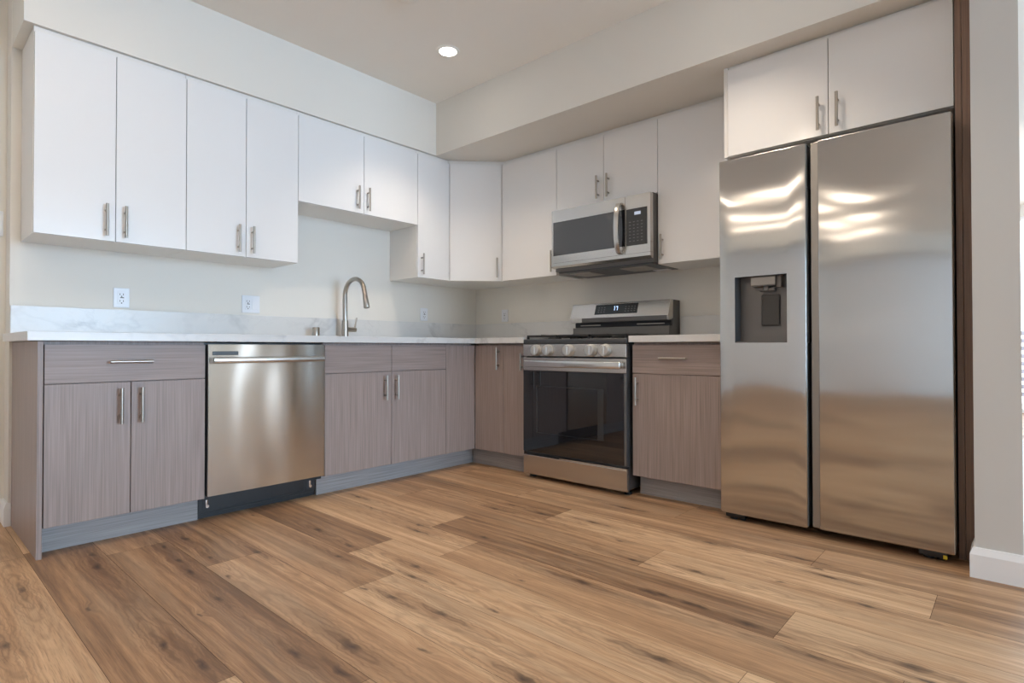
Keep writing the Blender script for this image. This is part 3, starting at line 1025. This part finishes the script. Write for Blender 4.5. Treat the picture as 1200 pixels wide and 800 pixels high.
for (xa, xb) in ((RX0 + 0.06, RX0 + 0.22), (RX1 - 0.24, RX1 - 0.05)):
    obj('vent_fin', box(xa, xb, -0.124, -0.1182, 0.957, 0.963), FILTER, w)


# sloped display: local frame on the fascia
def slope_pt(x, s, off):
    # s = 0 at top edge, 1 at lower edge
    a, b = Vector((0, -0.133, 1.106)), Vector((0, -0.1675, 1.010))
    p = a.lerp(b, s)
    nrm = Vector((0, -(a.z - b.z), (a.y - b.y) * -1)).normalized()
    nrm = Vector((0, -0.9411, 0.3382))
    p = p + nrm * off
    return Vector((x, p.y, p.z))


def slope_quad(bm, xa, xb, s0, s1, off, th=0.0012):
    vs = [bm.verts.new(slope_pt(x, s, off - q)) for q in (0, th) for (x, s) in ((xa, s0), (xb, s0), (xb, s1), (xa, s1))]
    fs = [bm.faces.new([vs[i] for i in q]) for q in ((0, 1, 2, 3), (7, 6, 5, 4), (0, 4, 5, 1), (1, 5, 6, 2), (2, 6, 7, 3), (3, 7, 4, 0))]
    bmesh.ops.recalc_face_normals(bm, faces=fs)


bm = bmesh.new()
slope_quad(bm, 1.300, 1.620, 0.12, 0.80, 0.0014)
obj('display', bm, simple('display_glass', (0.03, 0.03, 0.03, 1), 0.12, spec=0.6), w, 'black display with lit digits')
bm = bmesh.new()
for x in (1.449, 1.470):     # two lit digits: 1 and 7
    slope_quad(bm, x, x + 0.0035, 0.27, 0.56, 0.0020, 0.0005)
slope_quad(bm, 1.462, 1.4735, 0.27, 0.33, 0.0020, 0.0005)
slope_quad(bm, 1.445, 1.4495, 0.27, 0.33, 0.0020, 0.0005)
obj('clock_digits', bm, LCD, w, 'blue-white lit clock digits')
KEYP = simple('key_print', (0.13, 0.13, 0.135, 1), 0.5)
for (xa, n_) in ((1.325, 3), (1.53, 4)):
    bm = bmesh.new()
    for i in range(n_):
        for j in range(3):
            slope_quad(bm, xa + i * 0.022, xa + i * 0.022 + 0.008, 0.32 + j * 0.15, 0.35 + j * 0.15, 0.0017, 0.0003)
    obj('touch_keys', bm, KEYP, w)

# ------------------------------------------------------------------ microwave
MX0, MX1, MF = 1.1205, 1.8420, 0.395
MZ0, MZ1 = 1.330, 1.712
t = thing('microwave', 'stainless steel over-the-range microwave hung under the white wall cabinet', 'microwave', (1.48, -0.2, MZ0))
obj('case', box(MX0 + 0.004, MX1, -MF + 0.036, -0.012, 1.312, MZ1 + 0.006, 0.002), GREYBODY, t)
bm = bmesh.new()
xs_ = 1.6755
frame_y(bm, MX0, xs_ - 0.001, 1.366, MZ1, 1.133, 1.6120, 1.414, 1.635, -MF, -MF + 0.034)
dr = obj('door', bm, STEEL, t)
obj('window', box(1.1325, 1.6125, -MF + 0.001, -MF + 0.006, 1.4135, 1.6355), SMOKEGLASS, dr, 'dark smoked glass window')
bm = bmesh.new()
hx = 1.6445
P = []
R_ = []
pts = [(-0.001, 1.672), (-0.024, 1.668), (-0.040, 1.640), (-0.050, 1.585), (-0.053, 1.524), (-0.050, 1.463), (-0.040, 1.408), (-0.024, 1.380), (-0.001, 1.376)]
ring = []
for i, (oy, z) in enumerate(pts):
    a = Vector(pts[max(i - 1, 0)]); b_ = Vector(pts[min(i + 1, len(pts) - 1)])
    tt = (b_ - a).normalized()
    nrm = Vector((tt.y, -tt.x)) * 0.007
    wq = 0.0160
    ring.append([bm.verts.new((hx + sx, -MF + oy + s * nrm.x, z + s * nrm.y)) for sx, s in ((-wq, -1), (wq, -1), (wq, 1), (-wq, 1))])
fs = []
for a, b_ in zip(ring, ring[1:]):
    for k in range(4):
        fs.append(bm.faces.new((a[k], a[(k + 1) % 4], b_[(k + 1) % 4], b_[k])))
fs.append(bm.faces.new(ring[0])); fs.append(bm.faces.new(ring[-1][::-1]))
bmesh.ops.recalc_face_normals(bm, faces=fs)
es = [e for e in bm.edges if abs((e.verts[0].co - e.verts[1].co).x) < 1e-6 and len(e.link_faces) == 2 and e.calc_face_angle(0) > 1.2]
bmesh.ops.bevel(bm, geom=es, offset=0.004, segments=3, affect='EDGES', profile=0.5)
obj('handle', bm, STEEL, dr, smooth=True)
obj('handle_shadow_strip', box(1.6135, 1.6735, -MF - 0.0006, -MF + 0.001, 1.4145, 1.6345), BLACKGLASS, dr, 'black strip standing in for the shadow behind the handle')  # black strip painted in as the handle's shadow on the door
bm = bmesh.new()
frame_y(bm, xs_ + 0.001, MX1, 1.366, MZ1, 1.684, 1.8230, 1.413, 1.632, -MF, -MF + 0.034)
cp = obj('control_panel', bm, STEEL, t)
obj('keypad', box(1.6835, 1.8235, -MF + 0.001, -MF + 0.006, 1.4125, 1.6325), simple('keypad_glass', (0.035, 0.034, 0.033, 1), 0.14, spec=0.6), cp, 'black keypad glass')
obj('clock_display', box(1.738, 1.779, -MF + 0.0002, -MF + 0.001, 1.594, 1.612), LCDW, cp, 'pale lit clock display')
bm = bmesh.new()
for i in range(4):
    for j in range(7):
        bx(bm, 1.702 + i * 0.026, 1.702 + i * 0.026 + 0.012, -MF + 0.0004, -MF + 0.001, 1.438 + j * 0.019, 1.438 + j * 0.019 + 0.004)
obj('touch_keys', bm, simple('key_print_grey', (0.10, 0.10, 0.10, 1), 0.5), cp)
bm = bmesh.new()
prism(bm, [(-MF, 1.3645), (-MF + 0.002, 1.345), (-MF + 0.014, 1.332), (-MF + 0.034, 1.330), (-MF + 0.034, 1.3645)], MX0, MX1, 'x')
obj('bottom_grille', bm, STEEL, t)
bm = bmesh.new()
bx(bm, MX0 + 0.03, MX1 - 0.006, -MF + 0.036, -0.02, 1.300, 1.3115, 0.003)
w = obj('underside', bm, DARKSTEEL, t)
for xa, xb in ((1.20, 1.36), (1.58, 1.76)):
    obj('grease_filter', box(xa, xb, -0.30, -0.12, 1.2975, 1.2998), FILTER, w)
obj('work_light', box(1.70, 1.80, -0.10, -0.04, 1.2975, 1.2998), PLATE, w)

# ------------------------------------------------------------------ refrigerator
F = 0.70
t = thing('refrigerator', 'stainless steel side-by-side refrigerator with a dispenser in its left door', 'refrigerator', (2.8, -0.35, 0))
obj('cabinet_body', box(2.372, 3.243, -F + 0.075, -0.02, 0.045, 1.685, 0.003), GREYBODY, t)
Z0F, Z1F = 0.040, 1.692
# left door with a rectangular opening for the dispenser
bm = bmesh.new()
frame_y(bm, 2.367, 2.7435, Z0F - 0.008, Z1F, 2.438, 2.6655, 0.830, 1.135, -F, -F + 0.070)
es = [e for e in bm.edges if all(abs(v.co.y + F) < 1e-6 for v in e.verts) and all((abs(v.co.x - 2.367) < 1e-6 or abs(v.co.x - 2.7435) < 1e-6 or abs(v.co.z - Z1F) < 1e-6 or abs(v.co.z - Z0F + 0.008) < 1e-6) for v in e.verts)
      and (abs(e.verts[0].co.x - e.verts[1].co.x) < 1e-6 or abs(e.verts[0].co.z - e.verts[1].co.z) < 1e-6) and e.calc_face_angle(0) > 1]
bmesh.ops.bevel(bm, geom=es, offset=0.004, segments=3, affect='EDGES', profile=0.5)
dl = obj('freezer_door', bm, FSTEEL, t, smooth=True)
# door-edge grip strips
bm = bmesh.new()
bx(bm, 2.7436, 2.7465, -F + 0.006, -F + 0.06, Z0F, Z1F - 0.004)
obj('grip_edge', bm, simple('edge_highlight_steel', (0.20, 0.225, 0.25, 1), 0.42, metal=0.9, noise=0.03), dl)  # bluish highlight along the door edge put into the strip's colour
bm = bmesh.new()
bx(bm, 2.7466, 2.7500, -F + 0.010, -F + 0.058, 0.83, 1.50)
obj('grip_recess', bm, SLOT, dl)
# dispenser
bm = bmesh.new()
bx(bm, 2.4385, 2.6650, -F + 0.0695, -F + 0.0735, 0.8305, 1.1345)          # back
dp = obj('dispenser', bm, simple('dispenser_back', (0.17, 0.16, 0.15, 1), 0.38, metal=0.7, noise=0.03), dl, 'recessed water and ice dispenser')
# (sub-parts below the door: same level as the dispenser)
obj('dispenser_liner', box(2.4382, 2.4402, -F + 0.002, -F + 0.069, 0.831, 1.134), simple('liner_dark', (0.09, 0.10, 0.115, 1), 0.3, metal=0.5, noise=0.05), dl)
bm = bmesh.new()
bx(bm, 2.505, 2.612, -F + 0.020, -F + 0.069, 1.088, 1.1345, 0.004)
bx(bm, 2.612, 2.634, -F + 0.030, -F + 0.069, 1.080, 1.1345, 0.003)
obj('dispenser_chute', bm, [GREYPL], dl, smooth=True)
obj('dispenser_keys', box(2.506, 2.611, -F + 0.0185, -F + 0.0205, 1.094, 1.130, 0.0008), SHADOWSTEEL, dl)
bm = bmesh.new()
cyl(bm, (2.565, -F + 0.042, 1.068), (2.565, -F + 0.042, 1.088), 0.014, 16)
bx(bm, 2.536, 2.604, -F + 0.036, -F + 0.060, 1.066, 1.080, 0.004)
obj('dispenser_nozzle', bm, GREYPL, dl, smooth=True)
obj('dispenser_paddle', box(2.538, 2.618, -F + 0.058, -F + 0.067, 0.908, 1.052, 0.006, 3), simple('paddle_grey', (0.055, 0.052, 0.048, 1), 0.4, noise=0.04), dl, 'dark grey paddle')
obj('drip_tray', box(2.4405, 2.6650, -F + 0.004, -F + 0.069, 0.8305, 0.836), GREYPL, dl)
# right door and its recessed grip strip
bm = box(2.7905, 3.2440, -F, -F + 0.070, Z0F - 0.004, Z1F, 0.004, 3)
drr = obj('fresh_food_door', bm, FSTEEL, t, smooth=True)
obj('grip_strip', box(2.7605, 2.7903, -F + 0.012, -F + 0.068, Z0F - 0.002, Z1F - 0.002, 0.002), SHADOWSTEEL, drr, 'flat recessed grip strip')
for xx in (2.385, 3.13):
    bm = bmesh.new()
    bx(bm, xx, xx + 0.09, -F + 0.014, -F + 0.13, 0.012, 0.035, 0.004)
    tube(bm, [(xx + 0.03, -F + 0.045, 0.0), (xx + 0.03, -F + 0.045, 0.014)], 0.018, 16)
    tube(bm, [(xx + 0.068, -F + 0.045, 0.0), (xx + 0.068, -F + 0.045, 0.014)], 0.014, 16)
    obj('foot', bm, BLACKP, t, smooth=True)
obj('foot_tag', box(3.206, 3.219, -F + 0.010, -F + 0.0138, 0.012, 0.026, 0.001), TAG, t, 'small yellow tag on the foot')
bm = bmesh.new()
bx(bm, 2.39, 3.23, -F + 0.14, -F + 0.16, 0.02, 0.044)
obj('kick_grille', bm, BLACKP, t)

# ------------------------------------------------------------------ faucet and air gap
fy = -1.3135
t = thing('faucet', 'brushed nickel gooseneck kitchen faucet standing on the countertop', 'faucet', (0.100, fy, CT1))
bm = bmesh.new()
tube(bm, [(0.100, fy, CT1), (0.100, fy, CT1 + 0.006), (0.100, fy, CT1 + 0.0065), (0.100, fy, 0.988), (0.100, fy, 0.991)], [0.026, 0.026, 0.0225, 0.0205, 0.018], 28)
obj('body', bm, NICKEL, t, smooth=True)
bm = bmesh.new()
P = [(0.100, fy, 0.989), (0.099, fy, 1.08), (0.099, fy, 1.160)]
R_ = [0.0150, 0.0148, 0.0146]
cxx, rr_ = 0.212, 0.113
for k in range(1, 15):
    a = PI - PI * 0.94 * k / 14
    P.append((cxx + rr_ * math.cos(a), fy, 1.158 + 0.098 * math.sin(a)))
    R_.append(0.0146)
P.append((0.334, fy, 1.140)); R_.append(0.0150)
obj('neck', (tube(bm, P, R_, 20), bm)[1], NICKEL, t, smooth=True)
bm = bmesh.new()
tube(bm, [(0.3342, fy, 1.139), (0.338, fy, 1.118), (0.351, fy, 1.066), (0.352, fy, 1.062)], [0.0155, 0.0165, 0.0195, 0.0175], 20)
obj('spray_head', bm, NICKEL, t, smooth=True)
bm = bmesh.new()
cyl(bm, (0.100, fy + 0.017, 0.931), (0.100, fy + 0.082, 0.931), 0.0155, 20, 0.003)
tube(bm, [(0.100, fy + 0.074, 0.938), (0.099, fy + 0.082, 0.975), (0.098, fy + 0.090, 1.011)], [0.0065, 0.0055, 0.0050], 12)
obj('lever', bm, NICKEL, t, smooth=True)
bm = bmesh.new()
tube(bm, [(0.100, -1.522, CT1), (0.100, -1.522, CT1 + 0.062), (0.100, -1.522, CT1 + 0.066)], [0.0225, 0.0225, 0.0205], 28)
o = obj('air_gap_cap', bm, NICKEL, None, 'short brushed nickel cylinder cap on the countertop left of the faucet', smooth=True)
o['category'] = 'cap'

# ------------------------------------------------------------------ outlets and switch


def plate_x(x, yc, zc, w_, h_, label, cat, gangs, name):
    t = thing(name, label, cat, (x, yc, zc))
    obj('cover_plate', box(x + 0.0003, x + 0.006, yc - w_ / 2, yc + w_ / 2, zc - h_ / 2, zc + h_ / 2, 0.0025, 2), PLATE, t)
    for kind, oy in gangs:
        y = yc + oy
        bm = bmesh.new()
        bx(bm, x + 0.006, x + 0.0085, y - 0.017, y + 0.017, zc - 0.032, zc + 0.032, 0.001)
        f = obj('receptacle' if kind == 'o' else 'rocker', bm, PLATE, t)
        if kind == 'o':
            bm = bmesh.new()
            for s in (-1, 1):
                bx(bm, x + 0.0085, x + 0.0088, y - 0.0085, y - 0.0060, zc + s * 0.017 - 0.004, zc + s * 0.017 + 0.005)
                bx(bm, x + 0.0085, x + 0.0088, y + 0.0060, y + 0.0085, zc + s * 0.017 - 0.004, zc + s * 0.017 + 0.005)
                cyl(bm, (x + 0.0085, y, zc + s * 0.017 - 0.010), (x + 0.0088, y, zc + s * 0.017 - 0.010), 0.003, 10)
            bx(bm, x + 0.0085, x + 0.0092, y - 0.006, y + 0.010, zc - 0.0015, zc + 0.0025)
            obj('slots', bm, SLOT, f)
    return t


plate_x(0.0, -2.545, 1.066, 0.070, 0.100, 'single white outlet below the left end wall cabinet', 'outlet', (('o', 0.0),), 'wall_outlet')
plate_x(0.0, -1.890, 1.070, 0.106, 0.104, 'wide white double-gang outlet and switch plate above the dishwasher', 'outlet', (('o', -0.018), ('s', 0.024)), 'wall_outlet')
plate_x(0.0, -0.567, 1.066, 0.070, 0.098, 'single white outlet right of the faucet on the left wall', 'outlet', (('o', 0.0),), 'wall_outlet')
t = thing('wall_outlet', 'single beige-white outlet on the back wall left of the range', 'outlet', (0.336, 0, 1.066))
obj('cover_plate', box(0.301, 0.371, -0.006, -0.0003, 1.018, 1.116, 0.0025), PLATE, t)
f = obj('receptacle', box(0.319, 0.353, -0.0085, -0.006, 1.034, 1.098, 0.001), PLATE, t)
bm = bmesh.new()
for s in (-1, 1):
    for q in (-1, 1):
        bx(bm, 0.336 + q * 0.0073 - 0.0012, 0.336 + q * 0.0073 + 0.0012, -0.0088, -0.0085, 1.066 + s * 0.017 - 0.004, 1.066 + s * 0.017 + 0.005)
    cyl(bm, (0.336, -0.0088, 1.056 + s * 0.017), (0.336, -0.0085, 1.056 + s * 0.017), 0.003, 10)
bx(bm, 0.328, 0.344, -0.0092, -0.0085, 1.0645, 1.0685)
obj('slots', bm, SLOT, f)
plate_x(-0.13, -3.022, 1.393, 0.074, 0.118, 'white light switch plate on the wall at the left edge', 'switch', (('s', 0.0),), 'light_switch')

# ------------------------------------------------------------------ ceiling lights and detector
for i, (lx, ly) in enumerate(DOWNLIGHTS):
    lab = ['round recessed ceiling light glowing above the corner of the kitchen',
           'recessed ceiling light above the refrigerator, outside the picture',
           'added ceiling fill light outside the picture, left one of the row nearest the cabinets',
           'added ceiling fill light outside the picture, right one of the row nearest the cabinets',
           'added ceiling fill light outside the picture, left one of the middle row',
           'added ceiling fill light outside the picture, right one of the middle row',
           'added ceiling fill light outside the picture, left one of the row by the rear wall',
           'added ceiling fill light outside the picture, right one of the row by the rear wall'][i]
    t = thing('ceiling_light', lab, 'light', (lx, ly, ZC), 'recessed ceiling lights')
    bm = bmesh.new()
    n = 40
    q = 1.0
    prof = [(0.070 * q, ZC - 0.0005), (0.070 * q, ZC - 0.003), (0.064 * q, ZC - 0.006), (0.052 * q, ZC - 0.005), (0.048 * q, ZC - 0.0005)]
    rg = [[bm.verts.new((lx + r * math.cos(2 * PI * k / n), ly + r * math.sin(2 * PI * k / n), z)) for r, z in prof] for k in range(n)]
    fs = []
    for k in range(n):
        a, b_ = rg[k], rg[(k + 1) % n]
        for j in range(len(prof)):
            fs.append(bm.faces.new((a[j], a[(j + 1) % 5], b_[(j + 1) % 5], b_[j])))
    bmesh.ops.recalc_face_normals(bm, faces=fs)
    obj('trim_ring', bm, CEIL, t, smooth=True)
    bm = bmesh.new()
    tube(bm, [(lx, ly, ZC - 0.0006), (lx, ly, ZC - 0.0045)], 0.0485 * q, 32)
    obj('lens', bm, LED, t, 'glowing white lens')
    if i < 2:
        d = bpy.data.lights.new('downlight', 'SPOT')
        d.energy = DOWN_POWER
        d.spot_size = math.radians(106)
        d.spot_blend = 0.65
        d.shadow_soft_size = 0.05
    else:
        d = bpy.data.lights.new('downlight', 'AREA')  # unseen lamp added as fill
        d.shape = 'DISK'
        d.size = 0.09
        d.energy = FILL_POWER
    d.color = DOWN_COLOR
    lo = link(bpy.data.objects.new('downlight', d))
    lo.parent = t
    lo.location = (0, 0, -0.012)
t = thing('smoke_detector', 'round white detector on the ceiling at the top edge of the picture', 'detector', (1.17, -1.63, ZC))
bm = bmesh.new()
tube(bm, [(1.17, -1.63, ZC - 0.0005), (1.17, -1.63, ZC - 0.010), (1.17, -1.63, ZC - 0.014)], [0.058, 0.058, 0.050], 36)
obj('base', bm, CEIL, t, smooth=True)
bm = bmesh.new()
tube(bm, [(1.17, -1.63, ZC - 0.0141), (1.17, -1.63, ZC - 0.020), (1.17, -1.63, ZC - 0.022)], [0.034, 0.032, 0.026], 30)
obj('cap', bm, CEIL, t, smooth=True)
